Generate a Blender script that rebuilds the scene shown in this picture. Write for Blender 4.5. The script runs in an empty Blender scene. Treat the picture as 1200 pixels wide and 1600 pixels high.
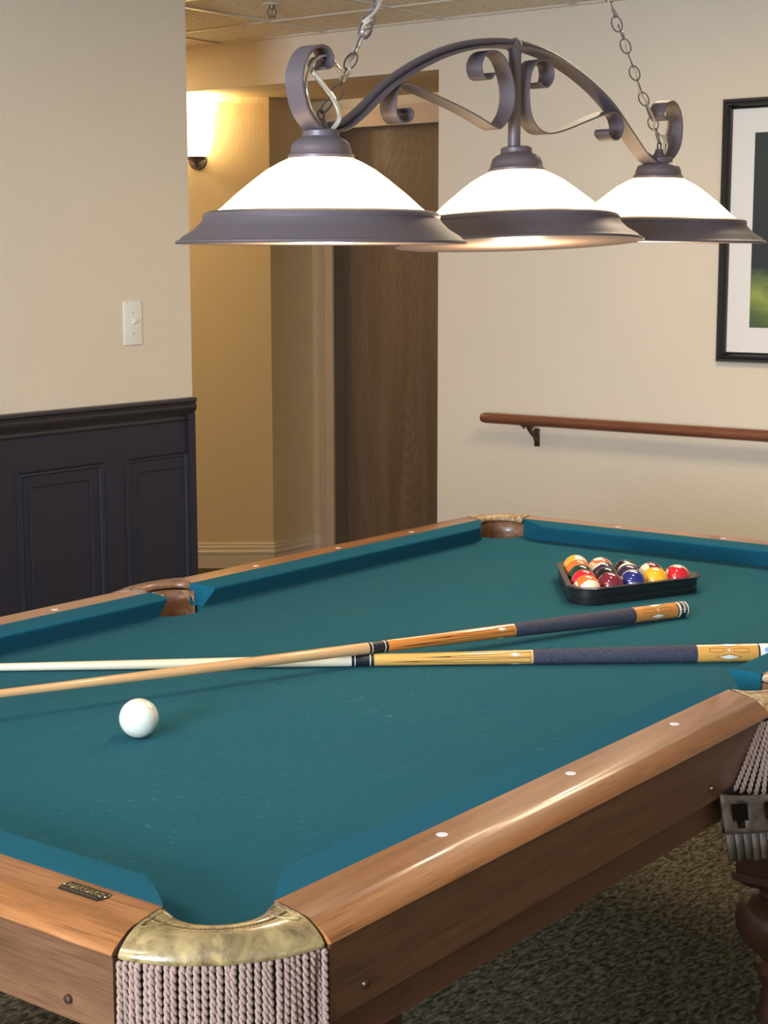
import bpy, bmesh, math, random
from mathutils import Vector, Matrix
random.seed(7)
C = bpy.context.scene
COL = C.collection
PI = math.pi
BED = 0.79            # height of the playing cloth
W, L = 1.11, 2.234    # nose to nose

# ------------------------------------------------------------------ camera, world, lights, exposure
FWD = Vector((0.78735883, 0.59823268, -0.14894209))
RGT = Vector((0.60483871, -0.79634712, -0.00118011))
UPV = Vector((0.11931558, 0.08915677, 0.98884522))
cam_d = bpy.data.cameras.new('camera'); cam = bpy.data.objects.new('camera', cam_d); COL.objects.link(cam)
m = Matrix((RGT, UPV, -FWD)).transposed().to_4x4()
m.translation = Vector((-1.1587, -1.0922, 0.674 + BED))
cam.matrix_world = m
cam_d.sensor_fit = 'HORIZONTAL'; cam_d.sensor_width = 36; cam_d.lens = 2558.3 / 1200 * 36
cam_d.clip_start = 0.05
C.camera = cam
C.view_settings.view_transform = 'Standard'; C.view_settings.look = 'None'
C.view_settings.gamma = 1; C.view_settings.use_curve_mapping = False
C.view_settings.exposure = 0.0

wd = bpy.data.worlds.new('world'); C.world = wd; wd.use_nodes = True
bg = wd.node_tree.nodes['Background']; bg.inputs[0].default_value = (0.62, 0.78, 1, 1); bg.inputs[1].default_value = 1.0

def area(name, loc, direction, sx, sy, power, col, spread=180):
    d = bpy.data.lights.new(name, 'AREA'); d.shape = 'RECTANGLE'; d.size = sx; d.size_y = sy
    d.energy = power; d.color = col; d.spread = math.radians(spread)
    o = bpy.data.objects.new(name, d); COL.objects.link(o); o.location = loc
    o.rotation_euler = Vector(direction).to_track_quat('-Z', 'Y').to_euler()
    return o
# daylight through the two windows behind the viewer
area('daylight_window_back', (-3.27, -0.25, 1.45), (1, 0, 0), 1.3, 1.3, 315, (0.66, 0.8, 1.0))
# an added fill, then flush ceiling fixtures further down the room (out of the picture)
area('room_fill_light', (-1.5, 1.0, 2.425), (0, 0, -1), 0.55, 1.1, 40, (1.0, 0.80, 0.56))  # unseen fill added to brighten the near room and left wall
area('ceiling_panel_wall', (2.9, 0.9, 2.425), (0, 0, -1), 0.55, 1.1, 34, (1.0, 0.80, 0.56))
area('ceiling_panel_hall', (3.75, 4.7, 2.425), (0, 0, -1), 0.5, 0.5, 16, (1.0, 0.74, 0.42))

# ------------------------------------------------------------------ helpers
ORG = {}
def place(o, parent, origin):
    ORG[o.name] = Vector(origin)
    if parent is not None:
        o.parent = parent; o.location = Vector(origin) - ORG[parent.name]
    else:
        o.location = origin
def obj(name, bm, mt, parent=None, origin=None, smooth=40, recalc=True):
    """link bm (in world coordinates) as one mesh object whose origin is `origin`"""
    if origin is None:
        origin = ORG[parent.name] if parent is not None else (0, 0, 0)
    if recalc: bmesh.ops.recalc_face_normals(bm, faces=bm.faces[:])
    bmesh.ops.translate(bm, verts=bm.verts[:], vec=-Vector(origin))
    me = bpy.data.meshes.new(name); bm.to_mesh(me); bm.free()
    for mm in (mt if isinstance(mt, (list, tuple)) else [mt]): me.materials.append(mm)
    if smooth:
        me.shade_smooth(); me.set_sharp_from_angle(angle=math.radians(smooth))
    o = bpy.data.objects.new(name, me); COL.objects.link(o)
    place(o, parent, origin)
    return o
def tag(o, label, cat=None, group=None):
    o['label'] = label
    if cat: o['category'] = cat
    if group: o['group'] = group
    return o
def empty(name, loc, label, cat, group=None):
    o = bpy.data.objects.new(name, None); COL.objects.link(o); o.empty_display_size = 0.05
    place(o, None, loc); return tag(o, label, cat, group)
def struct(o): o['kind'] = 'structure'; return o
def NB(): return bmesh.new()
def box(bm, x0, x1, y0, y1, z0, z1, mi=0):
    v = [bm.verts.new((x, y, z)) for z in (z0, z1) for y in (y0, y1) for x in (x0, x1)]
    fs = [(0,2,3,1),(4,5,7,6),(0,1,5,4),(2,6,7,3),(0,4,6,2),(1,3,7,5)]
    r = [bm.faces.new([v[i] for i in f]) for f in fs]
    for f in r: f.material_index = mi
    return v
def bbox_bev(bm, x0, x1, y0, y1, z0, z1, b, seg=2):
    t = NB(); box(t, x0, x1, y0, y1, z0, z1)
    bmesh.ops.bevel(t, geom=t.edges[:], offset=b, segments=seg, affect='EDGES', profile=0.5)
    merge(bm, t)
def merge(bm, t, M=None):
    if M is not None: bmesh.ops.transform(t, matrix=M, verts=t.verts[:])
    me = bpy.data.meshes.new('tmp'); t.to_mesh(me); t.free(); bm.from_mesh(me); bpy.data.meshes.remove(me)
def loft(bm, rings, closed=True, caps=True, cyc=False, mi=0):
    R = [[bm.verts.new(p) for p in r] for r in rings]
    n = len(R[0]); K = len(R)
    for i in range(K if cyc else K - 1):
        a, b = R[i], R[(i + 1) % K]
        for j in range(n if closed else n - 1):
            k = (j + 1) % n
            f = bm.faces.new((a[j], a[k], b[k], b[j])); f.material_index = mi
    if caps and closed and not cyc:
        for r in (R[0], R[-1]):
            f = bm.faces.new(r); f.material_index = mi
    return R
def lathe(bm, prof, c=(0, 0, 0), n=48, M=None, mi=0):
    """prof: (r,z) list"""
    t = NB(); rings = []
    for r, z in prof:
        r = max(r, 1e-5)
        rings.append([(r * math.cos(2 * PI * k / n), r * math.sin(2 * PI * k / n), z) for k in range(n)])
    loft(t, rings, mi=mi, caps=True)
    MM = Matrix.Translation(c) @ (M if M is not None else Matrix())
    merge(bm, t, MM)
def cr(pts, n=8):
    """Catmull-Rom through tuples of any length"""
    P = [tuple(p) for p in pts]; out = []
    for i in range(len(P) - 1):
        a = P[max(i - 1, 0)]; b = P[i]; c = P[i + 1]; d = P[min(i + 2, len(P) - 1)]
        for k in range(n):
            t = k / n
            out.append(tuple(0.5 * ((2 * q) + (-p + r) * t + (2 * p - 5 * q + 4 * r - s) * t * t + (-p + 3 * q - 3 * r + s) * t ** 3) for p, q, r, s in zip(a, b, c, d)))
    out.append(P[-1]); return out
def tube(bm, pts, rad, n=10, caps=True, cyc=False, flat=1.0, mi=0):
    P = [Vector(p) for p in pts]; K = len(P)
    rs = rad if isinstance(rad, (list, tuple)) else [rad] * K
    rings = []; prev = None
    for i in range(K):
        if cyc: t = P[(i + 1) % K] - P[i - 1]
        else: t = P[min(i + 1, K - 1)] - P[max(i - 1, 0)]
        t.normalize()
        if prev is None:
            ref = Vector((0, 0, 1)) if abs(t.z) < .9 else Vector((1, 0, 0))
            a = t.cross(ref).normalized()
        else: a = (prev - t * prev.dot(t)).normalized()
        prev = a; b = t.cross(a)
        rings.append([P[i] + (a * math.cos(2 * PI * k / n) * flat + b * math.sin(2 * PI * k / n)) * rs[i] for k in range(n)])
    loft(bm, rings, cyc=cyc, caps=caps, mi=mi)
def ribbon(bm, xz, yc, w, th, taper=None):
    """flat bar bent in the xz plane, width w along y"""
    P = [Vector((a, 0, b)) for a, b in xz]; K = len(P); rings = []
    for i in range(K):
        t = (P[min(i + 1, K - 1)] - P[max(i - 1, 0)]).normalized()
        nrm = Vector((-t.z, 0, t.x)) * th / 2
        hw = w / 2 * (taper[i] if taper else 1); e = th * .3
        c = P[i] + Vector((0, yc, 0))
        rings.append([c + nrm + Vector((0, -hw + e, 0)), c + nrm + Vector((0, hw - e, 0)), c + nrm * .3 + Vector((0, hw, 0)), c - nrm * .3 + Vector((0, hw, 0)),
                      c - nrm + Vector((0, hw - e, 0)), c - nrm + Vector((0, -hw + e, 0)), c - nrm * .3 + Vector((0, -hw, 0)), c + nrm * .3 + Vector((0, -hw, 0))])
    loft(bm, rings)
def ico(bm, c, r, sub=3, M=None):
    t = NB(); bmesh.ops.create_icosphere(t, subdivisions=sub, radius=r)
    merge(bm, t, Matrix.Translation(c) @ (M if M is not None else Matrix()))
def uvs(bm, c, r, n=32, sz=1.0):
    prof = [(r * math.sin(PI * k / (n // 2)), -r * sz * math.cos(PI * k / (n // 2))) for k in range(n // 2 + 1)]
    lathe(bm, prof, c, n)
def text_mesh(s, size, ext=0.0, bold=False):
    """bmesh of a text, centred at origin, in xy plane"""
    cu = bpy.data.curves.new('txt', 'FONT'); cu.body = s; cu.size = size; cu.extrude = ext
    cu.align_x = 'CENTER'; cu.align_y = 'CENTER'; cu.resolution_u = 3
    if bold: cu.offset = size * 0.02
    o = bpy.data.objects.new('txt', cu); COL.objects.link(o)
    dg = bpy.context.evaluated_depsgraph_get()
    me = bpy.data.meshes.new_from_object(o.evaluated_get(dg))
    b = NB(); b.from_mesh(me)
    bpy.data.objects.remove(o); bpy.data.curves.remove(cu); bpy.data.meshes.remove(me)
    return b

# ------------------------------------------------------------------ materials
def mat(name, col, rough=0.5, metal=0.0, coat=0.0, spec=0.5, sheen=0.0, emis=None, es=0.0):
    M = bpy.data.materials.new(name); M.use_nodes = True
    b = M.node_tree.nodes['Principled BSDF']
    b.inputs['Base Color'].default_value = (*col, 1); b.inputs['Roughness'].default_value = rough
    b.inputs['Metallic'].default_value = metal; b.inputs['Coat Weight'].default_value = coat
    b.inputs['Coat Roughness'].default_value = 0.08
    b.inputs['Specular IOR Level'].default_value = spec
    b.inputs['Sheen Weight'].default_value = sheen
    if emis: b.inputs['Emission Color'].default_value = (*emis, 1); b.inputs['Emission Strength'].default_value = es
    return M
class NT:
    def __init__(s, M): s.t = M.node_tree; s.b = s.t.nodes['Principled BSDF']
    def n(s, ty, **kw):
        x = s.t.nodes.new(ty)
        for k, v in kw.items():
            if k.startswith('i_'): x.inputs[k[2:].replace('_', ' ')].default_value = v
            else: setattr(x, k, v)
        return x
    def l(s, a, b): s.t.links.new(a, b)
    def coord(s, scale=(1, 1, 1), rot=(0, 0, 0), kind='Object'):
        tc = s.n('ShaderNodeTexCoord'); mp = s.n('ShaderNodeMapping')
        mp.inputs['Scale'].default_value = scale; mp.inputs['Rotation'].default_value = rot
        s.l(tc.outputs[kind], mp.inputs[0]); return mp.outputs[0]
    def noise(s, vec, scale, detail=4, rough=.5, dist=0):
        x = s.n('ShaderNodeTexNoise'); x.inputs['Scale'].default_value = scale; x.inputs['Detail'].default_value = detail
        x.inputs['Roughness'].default_value = rough; x.inputs['Distortion'].default_value = dist
        s.l(vec, x.inputs['Vector']); return x.outputs['Fac']
    def ramp(s, fac, stops):
        x = s.n('ShaderNodeValToRGB'); e = x.color_ramp.elements
        while len(e) < len(stops): e.new(0.5)
        for k, (p, c) in enumerate(stops): e[k].position = p; e[k].color = (*c, 1)
        s.l(fac, x.inputs[0]); return x.outputs[0]
    def math(s, op, a, b=None, c=None):
        x = s.n('ShaderNodeMath', operation=op)
        for i, v in enumerate((a, b, c)):
            if v is None: continue
            if isinstance(v, (int, float)): x.inputs[i].default_value = v
            else: s.l(v, x.inputs[i])
        return x.outputs[0]
    def mix(s, f, a, b, mode='MIX'):
        x = s.n('ShaderNodeMix', data_type='RGBA', blend_type=mode)
        for i, v in ((0, f), (6, a), (7, b)):
            if isinstance(v, (int, float)): x.inputs[i].default_value = v
            elif isinstance(v, tuple): x.inputs[i].default_value = (*v, 1)
            else: s.l(v, x.inputs[i])
        return x.outputs[2]
    def bump(s, h, strength=.3, dist=.002):
        x = s.n('ShaderNodeBump'); x.inputs['Strength'].default_value = strength; x.inputs['Distance'].default_value = dist
        s.l(h, x.inputs['Height']); s.l(x.outputs[0], s.b.inputs['Normal'])
    def base(s, c): s.l(c, s.b.inputs['Base Color'])

def plaster(name, col):
    M = mat(name, col, .85, spec=.25); t = NT(M); v = t.coord()
    n1 = t.noise(v, 90, 5, .6); n2 = t.noise(v, 3, 3)
    t.base(t.mix(t.math('MULTIPLY', n2, .5), tuple(c * .94 for c in col), tuple(min(1, c * 1.06) for c in col)))
    t.bump(n1, .5, .004); return M
def wood(name, dark, mid, light, axis='x', rough=.3, coat=.5, scale=1.0, grain=.8, cathedral=.0):
    M = mat(name, mid, rough, coat=coat); t = NT(M)
    st = {'x': (.06, 1, 1), 'y': (1, .06, 1), 'z': (1, 1, .06)}[axis]
    v = t.coord(tuple(q * scale for q in st))
    big = t.noise(v, 14, 4, .55, .8); fine = t.noise(v, 260, 3, .6)
    bb = t.math('ADD', t.math('MULTIPLY', big, .75), t.math('MULTIPLY', fine, .25))
    c = t.ramp(bb, [(.33, dark), (.5, mid), (.66, light)])
    pores = t.noise(t.coord(tuple(q * scale for q in {'x': (.03, 1, 1), 'y': (1, .03, 1), 'z': (1, 1, .03)}[axis])), 420, 2, .5)
    pm = t.ramp(pores, [(.55, (0, 0, 0)), (.68, (1, 1, 1))])
    t.base(t.mix(t.math('MULTIPLY', pm, grain * .5), c, tuple(q * .45 for q in dark)))
    t.bump(fine, .08, .001); return M
def felt(name, a, b, fz=.3):
    M = mat(name, a, .95, spec=.05, sheen=.02); t = NT(M)
    t.b.inputs['Sheen Tint'].default_value = (.55, .85, .95, 1); t.b.inputs['Sheen Roughness'].default_value = .6
    v = t.coord(); n1 = t.noise(v, 5, 4, .6); n2 = t.noise(v, 900, 3, .7); n3 = t.noise(t.coord((1, .45, 1)), 130, 3, .6)
    c = t.mix(n1, a, b); fl = t.ramp(n3, [(.60, (0, 0, 0)), (.74, (1, 1, 1))])
    c = t.mix(t.math('MULTIPLY', t.math('MULTIPLY', fl, fz), t.ramp(t.noise(v, 2.2, 3), [(.4, (.25,) * 3), (.65, (1, 1, 1))])), c, (.12, .34, .42)); c = t.mix(t.math('MULTIPLY', n2, .35), c, tuple(q * .5 for q in a))
    t.base(c); t.bump(n2, .25, .001); return M

M_wall = plaster('cream_plaster', (.76, .66, .52))
M_wall_hall = plaster('hall_plaster', (.74, .60, .38))
M_ceil = mat('acoustic_tile', (.82, .74, .60), .95, spec=.1)
t = NT(M_ceil); v = t.coord()
sp = t.noise(v, 160, 4, .7); sp2 = t.noise(v, 40, 3)
t.base(t.mix(t.ramp(t.math('MULTIPLY', sp, sp2), [(.14, (1, 1, 1)), (.2, (0, 0, 0))]), (.82, .74, .60), (.52, .46, .36))); t.bump(sp, .4, .003)
M_tbar = mat('grid_shadow_tone', (.66, .58, .46), .45)  # darker than the tiles, standing in for the grid's shadow lines
M_white_trim = mat('cream_trim_paint', (.72, .62, .47), .45)
M_navy = mat('navy_wainscot_paint', (.020, .0195, .032), .48, spec=.4)
t = NT(M_navy); t.bump(t.noise(t.coord(), 300, 3), .15, .001)
M_navy_rail = mat('navy_rail_paint', (.03, .026, .036), .36, spec=.5)
M_carpet = mat('looped_carpet', (.11, .09, .05), 1, spec=.05)
t = NT(M_carpet); v = t.coord((.45, 1, 1), (0, 0, .25)); n = t.noise(v, 95, 3, .6, .6); n2 = t.noise(t.coord(), 420, 3, .7)
cc = t.ramp(n, [(.36, (.028, .024, .014)), (.5, (.13, .105, .062)), (.64, (.27, .22, .135))])
t.base(t.mix(t.math('MULTIPLY', n2, .5), cc, (.07, .058, .036))); t.bump(t.math('ADD', n, t.math('MULTIPLY', n2, .4)), 1.0, .012)
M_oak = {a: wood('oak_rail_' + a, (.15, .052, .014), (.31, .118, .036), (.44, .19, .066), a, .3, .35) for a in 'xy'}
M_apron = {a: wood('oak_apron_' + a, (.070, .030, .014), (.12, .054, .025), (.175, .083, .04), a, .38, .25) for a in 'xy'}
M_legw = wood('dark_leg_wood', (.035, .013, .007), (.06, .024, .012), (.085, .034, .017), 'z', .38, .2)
M_felt = felt('teal_bed_cloth', (.013, .094, .142), (.020, .108, .134))
M_feltc = felt('teal_cushion_cloth', (.009, .096, .155), (.012, .106, .152), .08)
M_pearl = mat('pearl_sight', (.85, .83, .88), .25, coat=.5)
M_leather = mat('ochre_leather', (.36, .27, .10), .3, coat=.6)
t = NT(M_leather); v = t.coord(); n = t.noise(v, 28, 5, .65, 1.2); n2 = t.noise(v, 500, 3)
t.base(t.ramp(n, [(.32, (.10, .062, .026)), (.5, (.25, .175, .072)), (.64, (.37, .265, .11))]))
t.l(t.ramp(n2, [(.3, (.18,) * 3), (.8, (.36,) * 3)]), t.b.inputs['Roughness']); t.bump(n2, .15, .0008)
M_lea_brown = mat('brown_leather', (.23, .105, .05), .36, coat=.2)
t = NT(M_lea_brown); n = t.noise(t.coord(), 22, 5, .65, 1.5); t.base(t.ramp(n, [(.3, (.13, .06, .03)), (.5, (.21, .10, .05)), (.72, (.36, .21, .12))])); t.bump(n, .2, .002)
M_lea_worn = mat('worn_tan_leather', (.42, .28, .15), .5)
t = NT(M_lea_worn); n = t.noise(t.coord(), 45, 6, .7, 1.5); t.base(t.ramp(n, [(.33, (.16, .08, .035)), (.5, (.42, .27, .13)), (.66, (.66, .52, .34))])); t.bump(n, .4, .003)
M_lea_old = mat('old_brown_leather', (.10, .075, .055), .6)
t = NT(M_lea_old); n = t.noise(t.coord(), 25, 5, .65, 1.0); t.base(t.ramp(n, [(.3, (.025, .017, .012)), (.55, (.085, .058, .04)), (.75, (.17, .125, .09))])); t.bump(n, .3, .002)
M_dark = mat('black_gap', (.012, .010, .010), .6)
M_stitch = mat('brown_stitching', (.10, .055, .02), .7)
M_cord = mat('mauve_cotton_cord', (.36, .22, .19), .9, sheen=.3)
t = NT(M_cord); n = t.noise(t.coord((1, 1, .3)), 900, 3, .6); t.base(t.ramp(n, [(.3, (.17, .098, .072)), (.65, (.35, .225, .17))])); t.bump(n, .5, .001)
M_bronze = mat('bronze_painted_steel', (.125, .100, .112), .45, metal=.3)
t = NT(M_bronze); n = t.noise(t.coord(), 700, 3, .6); t.bump(n, .12, .0006)
M_brass = mat('brass', (.7, .5, .22), .25, metal=1)
M_handbr = mat('antique_bracket', (.11, .06, .035), .35, metal=.7)
M_white = mat('white_plastic', (.82, .79, .72), .3)
M_black = mat('black_plastic', (.012, .012, .014), .32)
M_frame = mat('black_frame_lacquer', (.012, .010, .010), .25, coat=.3)
M_mat = mat('white_mount_board', (.78, .75, .72), .8)
M_hand = wood('handrail_wood', (.12, .038, .017), (.19, .064, .03), (.25, .095, .05), 'y', .35, .3)

def glow(name, col, es, inner=None):
    M = mat(name, col, .35); b = M.node_tree.nodes['Principled BSDF']
    b.inputs['Emission Color'].default_value = (*(inner or col), 1); b.inputs['Emission Strength'].default_value = es
    return M
M_glass = glow('lit_opal_glass', (.9, .84, .7), 3.9, (1, .72, .37))
M_sglass = glow('lit_sconce_glass', (.9, .8, .6), 7, (1, .72, .36))
M_bulb = glow('lit_bulb', (1, .95, .85), 25, (1, .82, .56))
M_inside = mat('shade_enamel_inside', (.52, .33, .25), .6)

# ------------------------------------------------------------------ room shell
Xf, Yw, H, HH = 4.4, 3.1, 2.445, 2.247
bm = NB(); box(bm, -3.3, 6.3, -3.5, 6.2, -.06, 0); struct(obj('floor', bm, M_carpet, smooth=0))
# ceiling with drop-in tiles and T-bars
bm = NB(); box(bm, -3.3, Xf + .12, -3.5, 6.2, H, H + .05); ce = struct(obj('ceiling', bm, M_ceil, smooth=0))
bm = NB(); g = .61; x = 4.036
while x > -3.3: box(bm, x - .012, x + .012, -3.4, 6.2, H - .006, H); x -= g
y = 3.43 - g * 11
while y < 6.2: box(bm, -3.2, Xf, y - .012, y + .012, H - .0065, H); y += g
box(bm, Xf - .02, Xf, -3.4, 6.2, H - .008, H)
g_ = obj('ceiling_grid', bm, M_tbar, ce, smooth=0)
bm = NB(); box(bm, Xf + .12, 6.3, 1.4, 6.2, HH, HH + .05); struct(obj('ceiling_hall', bm, M_wall_hall, smooth=0))
# walls
bm = NB(); box(bm, Xf, Xf + .12, -3.4, 2.85, 0, H); box(bm, Xf, Xf + .12, 2.85, 4.64, HH, H)
struct(obj('wall_far', bm, M_wall, smooth=0))
bm = NB(); box(bm, -3.3, 3.197, Yw, Yw + .12, 0, H); box(bm, 3.077, 3.197, Yw + .12, 5.6, 0, H)
struct(obj('wall_left', bm, M_wall, smooth=0))
bm = NB(); box(bm, -3.3, Xf + .1, -3.42, -3.3, 0, .8); box(bm, -3.3, Xf + .1, -3.42, -3.3, 2.2, H)
box(bm, -3.3, -2.4, -3.42, -3.3, .8, 2.2); box(bm, -.8, Xf + .1, -3.42, -3.3, .8, 2.2)
struct(obj('wall_right', bm, M_wall, smooth=0))
bm = NB(); box(bm, -3.32, -3.2, -3.4, 3.2, 0, .8); box(bm, -3.32, -3.2, -3.4, 3.2, 2.2, H)
box(bm, -3.32, -3.2, -3.4, -.95, .8, 2.2); box(bm, -3.32, -3.2, .45, 3.2, .8, 2.2)
struct(obj('wall_back', bm, M_wall, smooth=0))
def window(n, lo, hi, fixed, axis):
    bm = NB()
    def b(a0, a1, z0, z1):
        if axis == 'y': box(bm, fixed - .03, fixed + .03, a0, a1, z0, z1)
        else: box(bm, a0, a1, fixed - .03, fixed + .03, z0, z1)
    b(lo, hi, .8, .85); b(lo, hi, 2.15, 2.2); b(lo, lo + .05, .85, 2.15); b(hi - .05, hi, .85, 2.15)
    k = max(1, round((hi - lo) / 1.1))
    for i in range(1, k): c = lo + (hi - lo) * i / k; b(c - .025, c + .025, .85, 2.15)
    struct(obj('window_%d' % n, bm, M_white, smooth=0))
window(1, -.95, .45, -3.2, 'y'); window(2, -2.4, -.8, -3.3, 'x')
# hall walls: angled, side and the wall with the door
A0 = Vector((3.6, 5.636)); A1 = Vector((4.806, 4.118)); Bx = 5.12
def wall_seg(name, p, q, z0, z1, th, m_):
    d = (q - p).normalized(); n_ = Vector((-d.y, d.x)) * th
    b = NB(); r = [[(a.x, a.y, z0), ((a + n_).x, (a + n_).y, z0), ((a + n_).x, (a + n_).y, z1), (a.x, a.y, z1)] for a in (p, q)]
    loft(b, r); return struct(obj(name, b, m_, smooth=0))
A4 = A1 + (A0 - A1) * ((4.806 - 4.4) / 1.206)
wall_seg('wall_hall_angled', A0, A1, 0, HH, .12, M_wall_hall)
wall_seg('wall_hall_angled_top', A0, A4, HH, H, .12, M_wall_hall)
wall_seg('wall_hall_side', A1, Vector((Bx + .12, 4.118)), 0, HH, .12, M_wall_hall)
bm = NB(); box(bm, 3.077, 3.75, 5.6, 5.72, 0, H); struct(obj('wall_hall_end', bm, M_wall_hall, smooth=0))
DY1, DY0, DZ = 3.995, 2.96, 2.125
bm = NB(); box(bm, Bx, Bx + .12, DY1, 4.118, 0, HH); box(bm, Bx, Bx + .12, DY0, DY1, DZ + .01, HH); box(bm, Bx, Bx + .12, 1.5, DY0, 0, HH)
struct(obj('wall_hall_door', bm, M_wall_hall, smooth=0))
bm = NB(); box(bm, Xf + .12, Bx + .12, 1.38, 1.5, 0, HH); struct(obj('wall_hall_right', bm, M_wall_hall, smooth=0))
# door with casing and jamb
M_door = wood('walnut_veneer', (.115, .072, .042), (.15, .098, .058), (.19, .128, .08), 'z', .45, .1, 1.0, .9)
t = NT(M_door); v = t.coord((1, 1, .22)); wv = t.n('ShaderNodeTexWave', wave_type='RINGS', rings_direction='SPHERICAL')
wv.inputs['Scale'].default_value = 22; wv.inputs['Distortion'].default_value = 5; wv.inputs['Detail'].default_value = 2; wv.inputs['Detail Scale'].default_value = 1.5
t.l(v, wv.inputs['Vector'])
old = t.b.inputs['Base Color'].links[0].from_socket
t.base(t.mix(t.math('MULTIPLY', wv.outputs['Fac'], .35), old, (.09, .052, .030)))
M_cas = mat('tan_door_casing', (.60, .43, .29), .4)
bm = NB(); box(bm, Bx + .085, Bx + .125, DY0 + .02, DY1 - .004, .01, DZ - .004)
dr = struct(obj('door_1', bm, M_door, origin=(Bx + .1, 3.6, 1.0), smooth=0))
bm = NB()
for y0, y1 in ((DY1 - .012, DY1 + .062), (DY0 - .062, DY0 + .012)):
    box(bm, Bx - .016, Bx, y0, y1, 0, DZ + .075)
    box(bm, Bx - .022, Bx - .014, y0 + (.05 if y0 > 3.5 else 0), y1 - (0 if y0 > 3.5 else .05), 0, DZ + .075)
    box(bm, Bx - .020, Bx - .014, y0 + (.012 if y0 > 3.5 else .045), y0 + (.02 if y0 > 3.5 else .055), 0, DZ + .06)
box(bm, Bx - .018, Bx, DY0 - .06, DY1 + .06, DZ - .012, DZ + .062); box(bm, Bx - .025, Bx, DY0 - .06, DY1 + .06, DZ + .045, DZ + .075)
obj('door_casing', bm, M_cas, dr, smooth=0)
M_jamb = mat('brown_door_jamb', (.20, .135, .08), .5)
bm = NB(); box(bm, Bx, Bx + .13, DY1 - .004, DY1 + .008, 0, DZ + .01); box(bm, Bx, Bx + .13, DY0 - .008, DY0 + .004, 0, DZ + .01); box(bm, Bx, Bx + .13, DY0, DY1, DZ, DZ + .012)
box(bm, Bx + .125, Bx + .14, DY1 - .03, DY1, 0, DZ)
obj('door_jamb', bm, M_jamb, dr, smooth=0)
bm = NB()
for yy, zz in ((3.905, .31), (3.70, .285), (3.49, .26)): ico(bm, (Bx + .083, yy, zz), .005, 1)
for k in range(3): pass
obj('door_screw', bm, M_brass, dr)
# baseboards in the hall
def bb_profile(h=.125):
    return [(0, 0), (.014, 0), (.014, h * .5), (.012, h * .52), (.016, h * .57), (.016, h * .66), (.011, h * .70), (.011, h * .84), (.007, h * .88), (.008, h * .93), (.005, h), (0, h)]
def baseboard(name, p, q, m0=0, m1=0):
    d = (q - p).normalized(); n_ = Vector((d.y, -d.x)); r = []
    for a, mm in ((p, m0), (q, m1)):
        r.append([(a.x + n_.x * o_ + d.x * mm * o_, a.y + n_.y * o_ + d.y * mm * o_, z_) for o_, z_ in bb_profile()])
    b = NB(); loft(b, r); return struct(obj(name, b, M_white_trim, smooth=20))
baseboard('baseboard_hall_angled', A0, A1, 0, .45)
baseboard('baseboard_hall_side', A1, Vector((Bx, 4.118)), -.45, -1)
baseboard('baseboard_hall_door', Vector((Bx, 4.118)), Vector((Bx, DY1 + .062)), 1, 0)

baseboard('baseboard_far', Vector((Xf, 2.85)), Vector((Xf, -3.3)))

# ------------------------------------------------------------------ wainscot on the left wall (faces -y)
bm = NB(); XE = 3.188
box(bm, -3.2, XE, Yw - .010, Yw, 0, .93)
box(bm, XE - .035, XE, Yw - .022, Yw, 0, .93)         # corner stile
def frame_rect(bm, x0, x1, z0, z1, wd_, y0, h):
    """moulding frame standing proud of the panel, rounded section"""
    sec = [(0, 0), (.15, h), (.45, h * .55), (.8, h), (1, 0)]
    c = [(x0, z0, 1, 1), (x1, z0, -1, 1), (x1, z1, -1, -1), (x0, z1, 1, -1)]
    rings = [[(a + sx * s_ * wd_, y0 - hh, b + sz * s_ * wd_) for s_, hh in sec] for a, b, sx, sz in c]
    loft(bm, rings, closed=False, cyc=True, caps=False)
pitch = 2.844 - 2.353
x0 = 2.353
while x0 > -3.2:
    frame_rect(bm, x0, x0 + .382, .12, .792, .017, Yw - .010, .007)
    frame_rect(bm, x0 + .05, x0 + .325, .175, .738, .005, Yw - .010, .0035)
    x0 -= pitch
frame_rect(bm, 2.844, XE - .032, .12, .792, .017, Yw - .010, .007)
frame_rect(bm, 2.902, XE - .036, .175, .738, .005, Yw - .010, .0035)
struct(obj('trim_1', bm, M_navy, smooth=30))
prof = [(0, .906), (.016, .906), (.019, .911), (.014, .917), (.016, .923), (.028, .940), (.034, .952), (.034, .962), (.028, .966), (.030, .972), (.036, .977), (.036, .985), (.030, .988), (0, .988)]
bm = NB(); loft(bm, [[(-3.2, Yw - a, z) for a, z in prof], [(XE - .004, Yw - a, z) for a, z in prof], [(XE + .006, Yw - a * .6, z) for a, z in prof]])
struct(obj('trim_2', bm, M_navy_rail, smooth=50))

# ------------------------------------------------------------------ light switch
o = Vector((2.902, Yw, 1.265))
sw = empty('light_switch', o, 'white oversized toggle light switch plate on the cream wall above the navy wainscot', 'light switch')
bm = NB(); bbox_bev(bm, o.x - .044, o.x + .044, Yw - .006, Yw + .002, o.z - .077, o.z + .077, .0035, 3); obj('switch_plate', bm, M_white, sw)
bm = NB(); box(bm, -.0055, .0055, -.02, 0, -.006, .006); bmesh.ops.bevel(bm, geom=bm.edges[:], offset=.0015, segments=2, affect='EDGES')
bmesh.ops.transform(bm, matrix=Matrix.Translation((o.x, Yw - .004, o.z)) @ Matrix.Rotation(math.radians(-32), 4, 'X'), verts=bm.verts[:])
box(bm, o.x - .008, o.x + .008, Yw - .0075, Yw - .004, o.z - .015, o.z + .015)
obj('toggle', bm, M_white, sw)
M_screw = mat('painted_screw', (.45, .42, .38), .35)
for dz in (-.037, .037):
    bm = NB(); lathe(bm, [(.0, 0), (.0038, 0), (.0032, .0015), (0, .002)], (o.x, Yw - .006, o.z + dz), 12, Matrix.Rotation(PI / 2, 4, 'X')); obj('screw', bm, M_screw, sw)

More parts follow.
